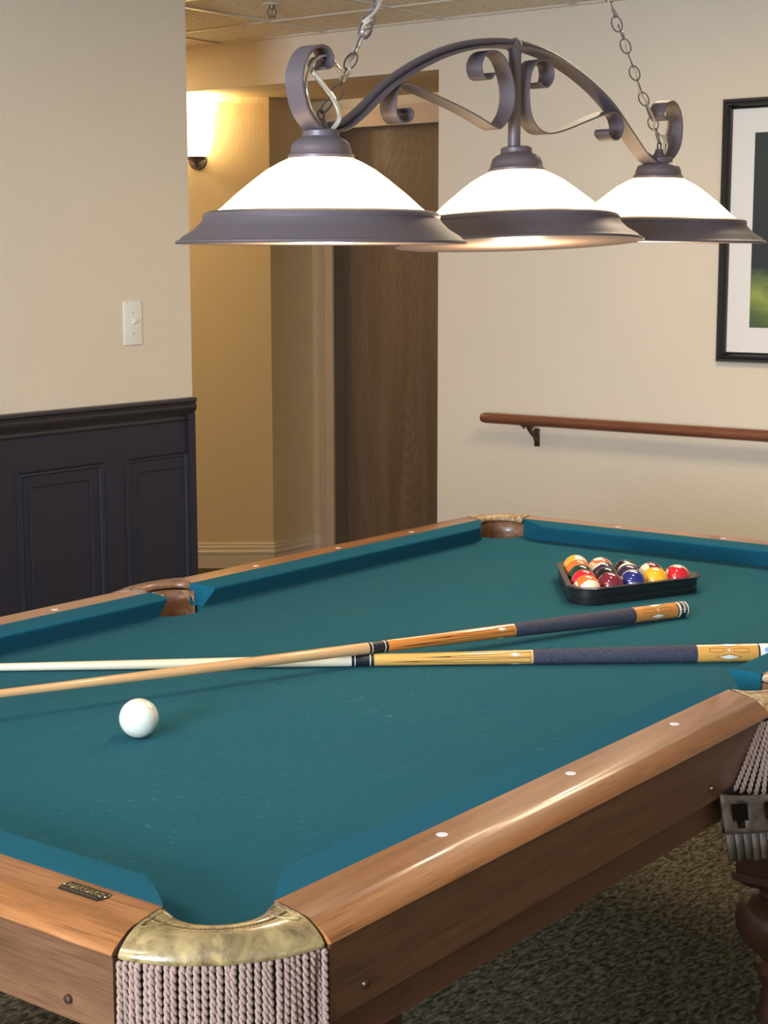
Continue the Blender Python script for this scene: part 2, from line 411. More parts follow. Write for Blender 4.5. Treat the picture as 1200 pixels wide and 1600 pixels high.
# ------------------------------------------------------------------ wall sconce in the hall
sd = (A0 - A1).normalized(); sn = Vector((-sd.y, sd.x)) * -1
if sn.dot(Vector((-1, -1))) < 0: sn = -sn
sp_ = Vector((4.596, 4.382)) ; sb = Vector((sp_.x, sp_.y, 1.86))
sc = empty('wall_sconce', (sp_.x, sp_.y, 1.85), 'glowing white glass wall sconce with small dark bracket on the hallway wall', 'wall lamp')
Z0 = 1.965; cx, cy = sp_.x + sn.x * .095, sp_.y + sn.y * .095
bm = NB(); lathe(bm, [(.05, 0), (.066, .02), (.080, .07), (.086, .12), (.089, .17), (.096, .21), (.112, .262), (.108, .262), (.092, .21), (.082, .15), (.066, .07), (.05, .015), (.0, .006)], (cx, cy, Z0), 32)
obj('sconce_glass', bm, M_sglass, sc)
bm = NB(); lathe(bm, [(0, -.05), (.008, -.048), (.012, -.038), (.006, -.03), (.02, -.022), (.04, -.012), (.05, 0), (.05, .01), (0, .01)], (cx, cy, Z0), 24)
tube(bm, cr([(sp_.x, sp_.y, Z0 - .01), (sp_.x + sn.x * .03, sp_.y + sn.y * .03, Z0 - .03), (cx, cy, Z0 - .02)]), .008)
t_ = NB(); lathe(t_, [(0, 0), (.045, 0), (.04, .012), (0, .016)], (0, 0, 0), 20, Matrix.Rotation(PI / 2, 4, 'Y'))
merge(bm, t_, Matrix.Translation((sp_.x, sp_.y, Z0 - .01)) @ Matrix.Rotation(math.atan2(sn.y, sn.x), 4, 'Z'))
obj('sconce_bracket', bm, M_bronze, sc)
pl = bpy.data.lights.new('sconce_light', 'POINT'); pl.energy = 9; pl.color = (1, .70, .34); pl.shadow_soft_size = .04
po = bpy.data.objects.new('sconce_light', pl); COL.objects.link(po); po.location = (cx, cy, Z0 + .27)

# ------------------------------------------------------------------ handrail on the far wall
hr = empty('handrail', (Xf - .07, 1.2, .86), 'long reddish wooden grab handrail running along the cream far wall', 'handrail')
HX, HZ = Xf - .075, .857
bm = NB(); ys = [2.583, 2.581, 2.575, 2.56, 2.5, 0.2, -2.0]; rr = [.004, .012, .018, .0205, .0205, .0205, .0205]
rings = [[(HX + r_ * math.cos(a), y_, HZ + r_ * math.sin(a) * 1.05) for a in [2 * PI * k / 20 for k in range(20)]] for y_, r_ in zip(ys, rr)]
loft(bm, rings); obj('rail', bm, M_hand, hr)
for yb in (2.36, 1.1, -.2):
    bm = NB()
    bbox_bev(bm, Xf - .008, Xf, yb - .012, yb + .012, .748, .82, .003)
    tube(bm, cr([(Xf - .008, yb, .765), (Xf - .02, yb, .785), (Xf - .045, yb, .805), (HX + .008, yb, .825), (HX, yb, .838)]), [.008] * 33, 10)
    tube(bm, cr([(Xf - .006, yb, .81), (Xf - .03, yb, .806), (Xf - .05, yb, .812)]), .007, 8)
    bbox_bev(bm, HX - .011, HX + .011, yb - .028, yb + .028, .832, .838, .002)
    uvs(bm, (HX, yb + .018, .828), .006, 10); uvs(bm, (HX, yb - .018, .828), .006, 10)
    obj('rail_bracket', bm, M_handbr, hr)

# ------------------------------------------------------------------ framed picture
fr = empty('framed_picture', (Xf, 1.2, 1.11), 'large black framed abstract landscape print with white mount on the far wall', 'picture')
py1, py0, pz0, pz1 = 1.587, .80, 1.113, 2.052
def picframe(bm, y0, y1, z0, z1, sec, X):
    c = [(y0, z0, 1, 1), (y1, z0, -1, 1), (y1, z1, -1, -1), (y0, z1, 1, -1)]
    loft(bm, [[(X - hh, a + sy * s_, b + sz * s_) for s_, hh in sec] for a, b, sy, sz in c], closed=True, cyc=True, caps=False)
bm = NB(); picframe(bm, py0, py1, pz0, pz1, [(0, 0), (0, .018), (.004, .024), (.012, .022), (.016, .027), (.024, .027), (.028, .02), (.036, .016), (.038, .004), (.038, 0)], Xf)
obj('frame', bm, M_frame, fr, smooth=35)
bm = NB(); box(bm, Xf - .008, Xf - .003, py0 + .02, py1 - .02, pz0 + .02, pz1 - .02); obj('mount', bm, M_mat, fr, smooth=0)
M_art = mat('abstract_landscape', (.02, .03, .035), .6)
t = NT(M_art); tc = t.coord(); sx = t.n('ShaderNodeSeparateXYZ'); t.l(tc, sx.inputs[0])
zz = t.math('ADD', sx.outputs[2], t.math('MULTIPLY', t.noise(t.coord((1, 1.2, 3)), 7, 4, .6, .5), .10))
zz = t.math('ADD', zz, t.math('MULTIPLY', sx.outputs[1], -.12))
base_ = t.ramp(zz, [(.13, (.03, .06, .045)), (.19, (.10, .16, .035)), (.26, (.35, .40, .08)), (.33, (.10, .16, .05)), (.37, (.012, .018, .030)), (.7, (.022, .030, .030))])
st = t.noise(t.coord((1, 6, 1)), 9, 5, .7); t.base(t.mix(t.math('MULTIPLY', st, .4), base_, (.05, .06, .055)))
bm = NB(); box(bm, Xf - .0095, Xf - .008, .925, 1.462, 1.24, 1.93); obj('print', bm, M_art, fr, smooth=0)

# ------------------------------------------------------------------ ceiling sprinkler
o = Vector((3.70, 3.13, H)); spk = empty('ceiling_sprinkler', o, 'small pendent fire sprinkler head hanging from the ceiling tile', 'sprinkler')
M_chr = mat('dull_chrome', (.35, .32, .28), .3, metal=.9)
bm = NB(); lathe(bm, [(0, 0), (.035, 0), (.033, -.004), (.012, -.006), (0, -.006)], o, 24); obj('escutcheon', bm, M_tbar, spk)
bm = NB(); lathe(bm, [(0, -.004), (.012, -.004), (.012, -.018), (.008, -.02), (0, -.02)], o, 12)
for s_ in (-1, 1): tube(bm, cr([(o.x + s_ * .008, o.y - s_ * .009, H - .018), (o.x + s_ * .011, o.y - s_ * .012, H - .03), (o.x + s_ * .009, o.y - s_ * .01, H - .042), (o.x, o.y, H - .05)]), .0028, 6)
lathe(bm, [(0, -.018), (.003, -.018), (.003, -.05), (0, -.05)], o, 8); lathe(bm, [(0, -.05), (.016, -.05), (.016, -.052), (0, -.054)], o, 16)
obj('sprinkler_body', bm, M_chr, spk)

# ================================================================== POOL TABLE
T = empty('pool_table', (L / 2, W / 2, 0), 'oak pool table with teal cloth and leather fringed pockets filling the foreground', 'pool table')
CX, CY = L / 2, W / 2
# slate and cloth bed: outline with concave pocket cuts
def arc(cx, cy, r, a0, a1, n=14): return [(cx + r * math.cos(math.radians(a0 + (a1 - a0) * k / n)), cy + r * math.sin(math.radians(a0 + (a1 - a0) * k / n))) for k in range(n + 1)]
e = .05; out = []
def corner(px, py, sx, sy):
    pts = arc(-.042, -.042, .062, -7, 97)      # quarter-ish cut bulging into the table, local frame
    return [(px + sx * a, py + sy * b) for a, b in pts]
out += list(reversed(corner(0, 0, 1, 1)))
def sidecut(py, sy): return [(L / 2 + a, py + sy * b) for a, b in arc(0, -.062, .066, 168, 12)]
out += sidecut(0, 1)
out += corner(L, 0, -1, 1)
out += list(reversed(corner(L, W, -1, -1)))
out += list(reversed(sidecut(W, -1)))
out += corner(0, W, 1, -1)
bm = NB(); vt = [bm.verts.new((a, b, BED)) for a, b in out]; vb = [bm.verts.new((a, b, BED - .028)) for a, b in out]
bm.faces.new(vt); bm.faces.new(vb[::-1])
for i in range(len(out)): j = (i + 1) % len(out); bm.faces.new((vt[i], vb[i], vb[j], vt[j]))
obj('playing_cloth', bm, M_felt, T, smooth=30)

def interp(tab, v):
    if v <= tab[0][0]: return tab[0][1]
    for (a, b), (c, d) in zip(tab, tab[1:]):
        if v <= c: return b + (d - b) * (v - a) / (c - a)
    return tab[-1][1]
CORN = [(0, .112), (.0015, .106), (.004, .100), (.009, .090), (.018, .075), (.028, .060), (.036, .048), (.045, .036), (.053, .026), (.058, .021)]
SIDE = [(0, .066), (.028, .062), (.058, .055)]
CPROF = [(.058, .0445), (.053, .0444), (.045, .0442), (.036, .0439), (.028, .0436), (.018, .0432), (.009, .0428), (.004, .0424), (.003, .0422), (.0005, .0405), (0, .038), (.002, .0345), (.009, .0255), (.0265, .004), (.028, .0005), (.030, .0005), (.045, .0005), (.058, .0005)]
RPROF = [(.058, .0445), (.075, .0446), (.095, .0446), (.108, .0445), (.1125, .0441), (.1165, .0432), (.1205, .0418), (.130, .0376), (.138, .0336), (.1435, .0300), (.145, .0275), (.144, .0262), (.130, .0255), (.058, .0255)]
RC = [(.058, .020), (.145, .003)]
RS = [(.058, .060), (.145, .106)]
def rail_piece(name, frame, len0, len1, tab0, tab1, prof, mt, parent, z0=BED):
    """frame(u, out) -> xy ; piece runs from len0+tab0(out) to len1-tab1(out)"""
    bm = NB(); rings = []
    for f_ in [0, .02, .25, .5, .75, .98, 1]:
        ring = []
        for o_, z_ in prof:
            a = len0 + interp(tab0, o_); b = len1 - interp(tab1, o_)
            x_, y_ = frame(a + (b - a) * f_, o_); ring.append((x_, y_, z0 + z_))
        rings.append(ring)
    loft(bm, rings); bmesh.ops.triangulate(bm, faces=[f for f in bm.faces if len(f.verts) > 4])
    return obj(name, bm, mt, parent, smooth=28)
fR = lambda u, o_: (u, -o_); fL = lambda u, o_: (u, W + o_); fN = lambda u, o_: (-o_, u); fF = lambda u, o_: (L + o_, u)
segs = [(fR, 0, L / 2, CORN, SIDE, RC, RS, 'x'), (fR, L / 2, L, SIDE, CORN, RS, RC, 'x'), (fL, 0, L / 2, CORN, SIDE, RC, RS, 'x'), (fL, L / 2, L, SIDE, CORN, RS, RC, 'x'),
        (fN, 0, W, CORN, CORN, RC, RC, 'y'), (fF, 0, W, CORN, CORN, RC, RC, 'y')]
for fr_, a, b, c0, c1, r0, r1, ax in segs:
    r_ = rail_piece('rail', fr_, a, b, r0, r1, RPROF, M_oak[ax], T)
    rail_piece('cushion', fr_, a, b, c0, c1, CPROF, M_feltc, r_)
# sights
for fr_, n, ln in ((fR, 8, L), (fL, 8, L), (fN, 4, W), (fF, 4, W)):
    for k in range(1, n):
        if n == 8 and k == 4: continue
        if fr_ is fN and k == 2: pass
        x_, y_ = fr_(ln * k / n, .0807)
        bm = NB(); lathe(bm, [(0, .0444), (.0068, .0444), (.0066, .0449), (0, .0451)], (x_, y_, BED), 20)
        obj('rail_sight', bm, M_pearl, T)
# aprons
AP = [(.120, .0255), (.1405, .0255), (.1405, -.020), (.1405, -.056), (.138, -.058), (.120, -.058)]
AC = [(0, .006), (.2, .006)]; AS = [(0, .10), (.2, .10)]
for fr_, a, b, c0, c1, r0, r1, ax in segs:
    s0 = AC if c0 is CORN else AS; s1 = AC if c1 is CORN else AS
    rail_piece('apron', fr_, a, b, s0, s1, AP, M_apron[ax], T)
BP = [(.10, -.045), (.1285, -.045), (.1285, -.100), (.126, -.102), (.10, -.102)]
M_beam = {a: wood('beam_wood_' + a, (.075, .030, .014), (.12, .05, .024), (.16, .07, .035), a, .4, .2) for a in 'xy'}
for fr_ in (fR, fL):
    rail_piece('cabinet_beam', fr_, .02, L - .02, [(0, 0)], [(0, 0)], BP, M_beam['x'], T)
# underframe (slate bed support)
bm = NB(); box(bm, .30, L - .30, -.09, W + .09, BED - .10, BED - .029); obj('slate_frame', bm, M_legw, T, smooth=0)
# apron bolts
for x_, y_, ax in ((.061, -.141, 'y'), (.835, -.141, 'y'), (-.141, .069, 'x'), (-.141, W - .069, 'x')):
    bm = NB(); lathe(bm, [(0, 0), (.0052, 0), (.0045, .003), (.002, .004), (0, .004)], (0, 0, 0), 14)
    R = Matrix.Rotation(PI / 2, 4, 'X') if ax == 'y' else Matrix.Rotation(-PI / 2, 4, 'Y')
    bmesh.ops.transform(bm, matrix=Matrix.Translation((x_, y_, BED - .035)) @ R, verts=bm.verts[:]); obj('apron_bolt', bm, M_handbr, T)
# legs
LEG = [(.05, .275), (.058, .268), (.050, .262), (.052, .257), (.070, .250), (.086, .236), (.094, .216), (.096, .20), (.093, .182), (.082, .160), (.064, .143), (.052, .134), (.046, .124), (.054, .116), (.056, .10), (.046, .085), (.038, .06), (.042, .03), (.050, .015), (.050, 0), (0, 0)]
for lx in (.31, 1.735):
    for ly in (.125, W - .125):
        bm = NB(); lathe(bm, LEG, (lx, ly, 0), 40)
        lg = obj('leg', bm, M_legw, T, origin=(lx, ly, 0), smooth=35)
        bm = NB(); hw = .074
        bbox_bev(bm, lx - hw, lx + hw, ly - hw, ly + hw, .30, BED - .10, .004)
        loft(bm, [[(lx + a * w_, ly + b * w_, z_) for a, b in ((-1, -1), (1, -1), (1, 1), (-1, 1))] for w_, z_ in ((hw + .004, .305), (hw + .004, .290), (hw - .008, .282), (hw - .014, .275), (.05, .270))])
        for s_ in (0, 1):     # recessed panel outline on the two visible faces
            pass
        obj('leg_block', bm, M_legw, lg, smooth=30)
# name plate
bm = NB(); t2 = NB()
ou = [(-.0325, 0), (-.0285, .0105), (.0285, .0105), (.0325, 0), (.0285, -.0105), (-.0285, -.0105)]
loft(bm, [[(a, b, 0) for a, b in ou], [(a, b, .0012) for a, b in ou], [(a * .975, b * .93, .0016) for a, b in ou]])
Mp = Matrix.Translation((-.078, .1115, BED + .0446)) @ Matrix.Rotation(-PI / 2, 4, 'Z')
bmesh.ops.transform(bm, matrix=Mp, verts=bm.verts[:])
npl = obj('name_plate', bm, mat('black_enamel_plate', (.012, .011, .010), .3), T, smooth=20)
b2 = text_mesh('HARVARD', .0115, .0002, True); bmesh.ops.transform(b2, matrix=Mp @ Matrix.Translation((0, .0012, .0017)), verts=b2.verts[:])
obj('lettering', b2, M_brass, npl, smooth=0, recalc=False)
bm = NB()
for a, b, w_, h_ in ((0, .0085, .052, .0005), (0, -.0078, .052, .0005)):
    box(bm, a - w_ / 2, a + w_ / 2, b - h_ / 2, b + h_ / 2, .0016, .0019)
bmesh.ops.transform(bm, matrix=Mp, verts=bm.verts[:]); obj('plate_border', bm, M_brass, npl, smooth=0)
for a in (-.030, .030):
    bm = NB(); lathe(bm, [(0, .001), (.0016, .001), (.0012, .0024), (0, .0026)], (a, 0, 0), 10); bmesh.ops.transform(bm, matrix=Mp, verts=bm.verts[:]); obj('plate_pin', bm, M_brass, npl)

# pockets -----------------------------------------------------------
def mir(seq):   # mirror a half list across the diagonal (swap coords)
    return [ (b, a) for a, b in reversed(seq) ]
CI = [(-.057, .017), (-.062, .004), (-.068, -.012), (-.066, -.033), (-.053, -.053)]; CI = CI + mir(CI[:-1])
CO = [(-.139, .000), (-.134, -.018), (-.124, -.042), (-.108, -.066), (-.089, -.089)]; CO = CO + mir(CO[:-1])
SI = [(-.057, -.058), (-.056, -.074), (-.045, -.091), (-.024, -.101), (0, -.104)]; SI = SI + [(-a, b) for a, b in reversed(SI[:-1])]
SO = [(-.104, -.143), (-.084, -.146), (-.056, -.149), (-.028, -.151), (0, -.152)]; SO = SO + [(-a, b) for a, b in reversed(SO[:-1])]
def cast_prof(w, lo=-.006):
    return [(.008, .031), (.003, .0315), (.0005, .034), (.001, .039), (.004, .0440), (.009, .0462), (.016, .0466), (.24 * w + .003, .0466), (.34 * w, .0462), (.37 * w, .0452), (.40 * w, .0464),
            (.52 * w, .0462), (.66 * w, .0445), (.78 * w, .0412), (.88 * w, .0368), (.95 * w, .0325), (w, .0275), (w - .0005, .0240), (w - .004, .0205), (w - .012, .0190), (w - .020, .0190), (w - .024, .031)]
def pocket(name, px, py, fx, fy, kind, mt, cords=False, label=None, stitch=True):
    inn, outn = (CI, CO) if kind == 'corner' else (SI, SO)
    inn = cr(inn, 6); outn = cr(outn, 6)
    tf = lambda a, b, z: (px + fx * a, py + fy * b, BED + z)
    bm = NB(); rings = []; K = len(inn)
    for i in range(K):
        p, q = Vector(inn[i]), Vector(outn[i]); d = (q - p); w = d.length; d.normalize()
        s_ = 1.0
        rings.append([tf(p.x + d.x * o_, p.y + d.y * o_, z_) for o_, z_ in cast_prof(w)])
    loft(bm, rings); pk = obj(name, bm, mt, T, origin=(px + fx * -.05, py + fy * -.05, BED), smooth=50)
    if label: pk['label'] = label
    # black strips standing in for the shaded gap between wood and casting
    for (p, q, sg) in ((inn[0], outn[0], 1), (inn[-1], outn[-1], -1)):
        p, q = Vector(p), Vector(q); d = (q - p).normalized()
        tt = (Vector(inn[1]) - p if sg == 1 else Vector(inn[-2]) - p).normalized()
        w = (q - p).length
        pr = [(o_ * .985, z_ - .0015) for o_, z_ in cast_prof(w)]
        bm = NB(); loft(bm, [[tf(p.x + d.x * o_ - tt.x * k_, p.y + d.y * o_ - tt.y * k_, z_) for o_, z_ in pr] for k_ in (-.002, .005)])
        obj('gap_shade_strip', bm, M_dark, pk, smooth=0)
    if stitch:
        bm = NB(); pts = []
        for i in range(K):
            p, q = Vector(inn[i]), Vector(outn[i]); d = (q - p)
            pts.append((p.x + d.x * .37, p.y + d.y * .37))
        fine = cr(pts[2:-2], 3)
        for i in range(0, len(fine) - 2, 3):
            tube(bm, [tf(*fine[i], .0458), tf(*fine[i + 1], .0464), tf(*fine[i + 2], .0458)], .0006, 5)
        obj('stitching', bm, M_stitch, pk)
        # raised triangular welts at both ends of the top
        if kind == 'corner':
            for sw_ in (0, 1):
                tri = [(-.070, .008), (-.108, .000), (-.098, -.010), (-.079, -.012), (-.073, -.004), (-.070, .008)]
                if sw_: tri = [(b, a) for a, b in tri]
                bm = NB(); tube(bm, [tf(a, b, .0464) for a, b in cr(tri, 4)], .0010, 6); obj('corner_welt', bm, mt, pk)
    # leather boot lining the hole
    bm = NB(); rg = []
    ctr = Vector((-.005, -.005)) if kind == 'corner' else Vector((0, -.05))
    for dz, k_ in ((.030, 1.0), (.0, 1.04), (-.04, 1.06), (-.08, .98), (-.11, .75), (-.125, .4)):
        n_ = 28; ring = []
        base_r = .0725 if kind == 'corner' else .058
        for k in range(n_):
            a = 2 * PI * k / n_
            if kind == 'corner': a0, a1 = math.radians(128), math.radians(322)
            else: a0, a1 = math.radians(178), math.radians(362)
            if dz > -.035: a = a0 + (a1 - a0) * k / (n_ - 1)
            else: a = a0 + (a1 - a0) * k / (n_ - 1)
            ring.append(tf(ctr.x + base_r * k_ * math.cos(a), ctr.y + base_r * k_ * math.sin(a), dz))
        rg.append(ring)
    loft(bm, rg, closed=False, caps=False)
    sm = obj('pocket_boot', bm, M_lea_brown, pk, smooth=60, recalc=False)
    sm.modifiers.new('thickness', 'SOLIDIFY').thickness = .003
    return pk, inn, outn, tf
def cord_mesh(length, seed):
    rnd = random.Random(seed); bm = NB(); r = .0021; off = .00165; n = int(length / .0012)
    ph0 = rnd.random() * 6; wob = rnd.uniform(-.0012, .0012); w2 = rnd.uniform(-.0012, .0012)
    for ply in (0, 1):
        pts = []
        for i in range(n + 1):
            z = -length * i / n; a = ph0 + ply * PI + 2 * PI * (-z) / .0165
            pts.append((off * math.cos(a) + wob * math.sin(-z * 40 + ph0), off * math.sin(a) + w2 * math.sin(-z * 33 + 2 * ph0), z))
        tube(bm, pts, r, 6)
    ico(bm, (0, 0, 0), .0034, 1)
    me = bpy.data.meshes.new('fringe_cord'); bmesh.ops.recalc_face_normals(bm, faces=bm.faces[:]); bm.to_mesh(me); bm.free(); me.materials.append(M_cord); me.shade_smooth(); return me
def hang_cords(pk, pts, meshes, spacing, flare=0, inset=.0):
    """pts: list of world (top, bottomdir) polylines"""
    tot = 0; acc = [0]
    for a, b in zip(pts, pts[1:]): acc.append(acc[-1] + (Vector(b[0]) - Vector(a[0])).length)
    n = int(acc[-1] / spacing)
    for k in range(n + 1):
        s_ = acc[-1] * k / n; i = 0
        while i < len(acc) - 2 and acc[i + 1] < s_: i += 1
        f_ = (s_ - acc[i]) / max(1e-9, acc[i + 1] - acc[i])
        top = Vector(pts[i][0]).lerp(Vector(pts[i + 1][0]), f_); dr_ = Vector(pts[i][1]).lerp(Vector(pts[i + 1][1]), f_).normalized()
        o = bpy.data.objects.new('fringe_cord', random.choice(meshes)); COL.objects.link(o); o.parent = pk
        o.location = top - ORG[pk.name] + Vector((random.uniform(-.0008, .0008), random.uniform(-.0008, .0008), random.uniform(-.001, .001)))
        q = Vector((0, 0, -1)).rotation_difference(dr_); o.rotation_euler = (q @ Matrix.Rotation(random.random() * 6, 3, 'Z').to_quaternion()).to_euler()
LONG = [cord_mesh(.165, s) for s in range(5)]
SHORT = [cord_mesh(.118, s + 20) for s in range(4)]
# near corner, the big one
pk, inn, outn, tf = pocket('corner_pocket', 0, 0, 1, 1, 'corner', M_leather, label='ochre leather covered pocket iron with mauve rope fringe')
pts = []
K = len(inn)
for i in range(K):
    p, q = Vector(inn[i]), Vector(outn[i]); d = (q - p).normalized(); c = q - d * .0045
    if i == 0 or i == K - 1: c = q - d * .001
    pts.append((tf(c.x, c.y, .0195), (d.x * .03, d.y * .03, -1)))
hang_cords(pk, pts, LONG, .0071)
bm = NB(); rr_ = []
for z_ in (.018, -.12):
    rr_.append([tf(*(Vector(outn[i]) - (Vector(outn[i]) - Vector(inn[i])).normalized() * .012), z_) for i in range(1, K - 1)])
loft(bm, rr_, closed=False, caps=False); o = obj('fringe_backing', bm, mat('brown_canvas', (.07, .04, .032), .9), pk, recalc=False)
o.modifiers.new('thickness', 'SOLIDIFY').thickness = .003
# remaining corners
pocket('corner_pocket', L, W, -1, -1, 'corner', M_lea_worn, label='worn tan leather covered pocket iron')
pocket('corner_pocket', L, 0, -1, 1, 'corner', M_lea_brown)
pocket('corner_pocket', 0, W, 1, -1, 'corner', M_lea_brown)
# side pockets
pocket('side_pocket', L / 2, W, 1, -1, 'side', M_lea_brown, label='brown leather side pocket, smooth and shiny')
pk, inn, outn, tf = pocket('side_pocket', L / 2, 0, 1, 1, 'side', M_lea_worn, label='worn tan side pocket with fanned rope fringe and leather skirt')
pts = []
for k in range(13):
    f_ = k / 12 * 2 - 1
    top = (L / 2 + f_ * .128, -.143 - .022 * (1 - f_ * f_), BED + .022 - .018 * (1 - abs(f_)) )
    bot = (L / 2 + f_ * .232, -.146 - .085 * (1 - f_ * f_), BED - .066 - .022 * (1 - f_ * f_))
    pts.append((top, (bot[0] - top[0], bot[1] - top[1], bot[2] - top[2])))
hang_cords(pk, pts, SHORT, .0062)
# leather skirt below: band with round holes and cut fringe
bm = NB(); bm2 = NB()
def sk(f_, z_, extra=0):
    hw_ = .268 - max(0, -(z_ + .05)) * .35
    return Vector((L / 2 + f_ * hw_, -.146 - (.10 + extra) * (1 - f_ * f_), BED + z_))
cols = 96; zrows = [-.052, -.060, -.072, -.088, -.100, -.108]
vv = [[bm.verts.new(sk(-1 + 2 * i / cols, z_ - .012 * (1 - (-1 + 2 * i / cols) ** 2) + (.006 * abs(-1 + 2 * i / cols) ** 6 if r_ == 0 else 0))) for i in range(cols + 1)] for r_, z_ in enumerate(zrows)]
for r_ in range(len(zrows) - 1):
    for i in range(cols):
        hole = r_ in (1, 2, 3) and (i % 8) in ((2, 3, 4, 5), (2, 3, 4, 5), (3, 4))[r_ - 1]
        if not hole: bm.faces.new((vv[r_][i], vv[r_][i + 1], vv[r_ + 1][i + 1], vv[r_ + 1][i]))
for i in range(0, cols, 2):      # cut strips
    d_ = -.150 - random.uniform(0, .006)
    fa, fb = -1 + 2 * (i + .08) / cols, -1 + 2 * (i + 1.92) / cols
    q = [sk(fa, -.108 - .012 * (1 - fa * fa)), sk(fb, -.108 - .012 * (1 - fb * fb)), sk(fb, d_ + random.uniform(-.002, .002), random.uniform(0, .006)), sk(fa, d_, random.uniform(0, .006))]
    bm.faces.new([bm.verts.new(p) for p in q])
o = obj('leather_skirt', bm, M_lea_old, pk, smooth=60, recalc=False); md = o.modifiers.new('thickness', 'SOLIDIFY'); md.thickness = .004; md.offset = -1
bm = NB(); loft(bm, [[(L / 2 + s_ * .25, -.1415, BED + z_) for s_, z_ in ((-1, -.05), (1, -.05), (1, -.11), (-1, -.11))], [(L / 2 + s_ * .25, -.144, BED + z_) for s_, z_ in ((-1, -.05), (1, -.05), (1, -.11), (-1, -.11))]])
obj('skirt_backing', bm, M_dark, pk, smooth=0)

# ================================================================== BALLS
R = .0286
def axes_rot(cap, spot):
    f = lambda c: (RGT * c[0] + UPV * c[1] - FWD * c[2]).normalized()
    z = f(cap); x = f(spot); x = (x - z * x.dot(z)).normalized(); y = z.cross(x)
    return Matrix((x, y, z)).transposed().to_4x4()
def ball_mat(name, col, stripe):
    M = mat(name, col, .12, coat=.6); t = NT(M); sx = t.n('ShaderNodeSeparateXYZ'); t.l(t.coord(), sx.inputs[0])
    cream = (.78, .70, .54); fac = None
    sp = t.math('GREATER_THAN', sx.outputs[0], R * .915)
    if stripe: fac = t.math('MAXIMUM', t.math('GREATER_THAN', t.math('ABSOLUTE', sx.outputs[2]), R * .52), sp)
    else: fac = sp
    t.base(t.mix(fac, col, cream)); return M
def ball(name, x, y, z, mt, label, cat, cap=(0, 1, 0), spot=(0, 0, -1), group=None, num=None, R=R):
    bm = NB(); uvs(bm, (0, 0, 0), R, 48)
    o = obj(name, bm, mt, None, origin=(0, 0, 0), smooth=0); o.data.shade_smooth()
    o.matrix_world = Matrix.Translation((x, y, z)) @ axes_rot(cap, spot); ORG[o.name] = Vector((x, y, z))
    tag(o, label, cat, group)
    if num:
        tb = text_mesh(num, .013, 0, True)
        bmesh.ops.subdivide_edges(tb, edges=tb.edges[:], cuts=1)
        for v_ in tb.verts:
            p = Vector((R, v_.co.x, v_.co.y)).normalized() * (R + .00025); v_.co = p
        me = bpy.data.meshes.new('ball_number'); tb.to_mesh(me); tb.free(); me.materials.append(M_black)
        n = bpy.data.objects.new('ball_number', me); COL.objects.link(n); n.parent = o
    return o
M_cue = mat('ivory_ball', (.68, .69, .58), .12, coat=.6)
ball('cue_ball', .4519, .5761, BED + R, M_cue, 'plain ivory white cue ball alone on the teal cloth near the cue shafts', 'billiard ball')
RB = .0281; G = Vector((1.807, .5605)); _rr = 4 * .0576 / math.sqrt(3)
a_, e_, y_ = [G + Vector((math.cos(math.radians(q)), math.sin(math.radians(q)))) * _rr for q in (-173.8, -53.8, 66.2)]
cc = {'yellow': (.80, .40, .02), 'blue': (.012, .018, .16), 'red': (.55, .012, .025), 'purple': (.035, .015, .06), 'orange': (.72, .16, .03), 'green': (.008, .04, .025), 'maroon': (.16, .012, .03), 'black': (.008, .007, .009), 'verm': (.62, .12, .04), 'gold': (.82, .38, .04)}
rows = [
 [('orange', 1, 'orange striped ball with white end facing out, at the left front corner of the rack', (.25, -.30, .9), (-.84, .12, .5), '13'),
  ('maroon', 0, 'solid maroon ball second along the front row of the rack', (0, 1, 0), (0, 0, -1), None),
  ('blue', 1, 'dark blue ball with white lower cap in the middle of the front row', (.02, -.80, .6), (-.93, .15, .25), '10'),
  ('yellow', 0, 'solid bright yellow ball in the front row beside the blue one', (0, 1, 0), (.6, .8, -.2), None),
  ('red', 1, 'bright red ball with white lower cap at the right corner of the rack', (-.25, -.85, .45), (-.9, .35, .2), '11')],
 [('red', 0, 'solid red ball just behind the orange striped corner ball', (0, 1, 0), (0, 0, -1), None),
  ('black', 0, 'solid black ball behind the maroon front ball', (0, 1, 0), (0, 0, -1), None),
  ('purple', 0, 'solid dark purple ball behind the dark blue front ball', (0, 1, 0), (0, 0, -1), None),
  ('maroon', 1, 'maroon striped ball with cream ends behind the bright yellow ball', (-.95, .15, .28), (.1, .3, -1), None)],
 [('green', 0, 'dark green ball on the left side of the rack', (0, 1, 0), (0, 0, -1), None),
  ('purple', 1, 'dark purple striped ball with thin cream arc on top, in the middle of the rack', (-.5, .75, -.45), (.5, 0, -1), None),
  ('black', 1, 'nearly black striped ball with broad cream end near the back of the rack', (.15, -.1, .98), (.3, -.9, .1), None)],
 [('orange', 0, 'solid orange ball on the left side behind the dark green one', (0, 1, 0), (0, 0, -1), None),
  ('verm', 1, 'vermilion striped ball with cream left end in the back part of the rack', (-.8, -.35, .5), (.3, .9, -.1), None)],
 [('gold', 1, 'golden yellow striped ball at the far back corner of the rack', (.75, .35, .5), (.3, .2, -.9), None)]]
for r_, row in enumerate(rows):
    for k, (c, s_, lab, cap, spot, num) in enumerate(row):
        P = a_ + (e_ - a_) * (k / 4) + (y_ - a_) * (r_ / 4)
        ball('billiard_ball', P.x, P.y, BED + RB, ball_mat('ball_' + c + ('_stripe' if s_ else ''), cc[c], s_), lab, 'billiard ball', cap, spot, 'racked billiard balls', num, RB)
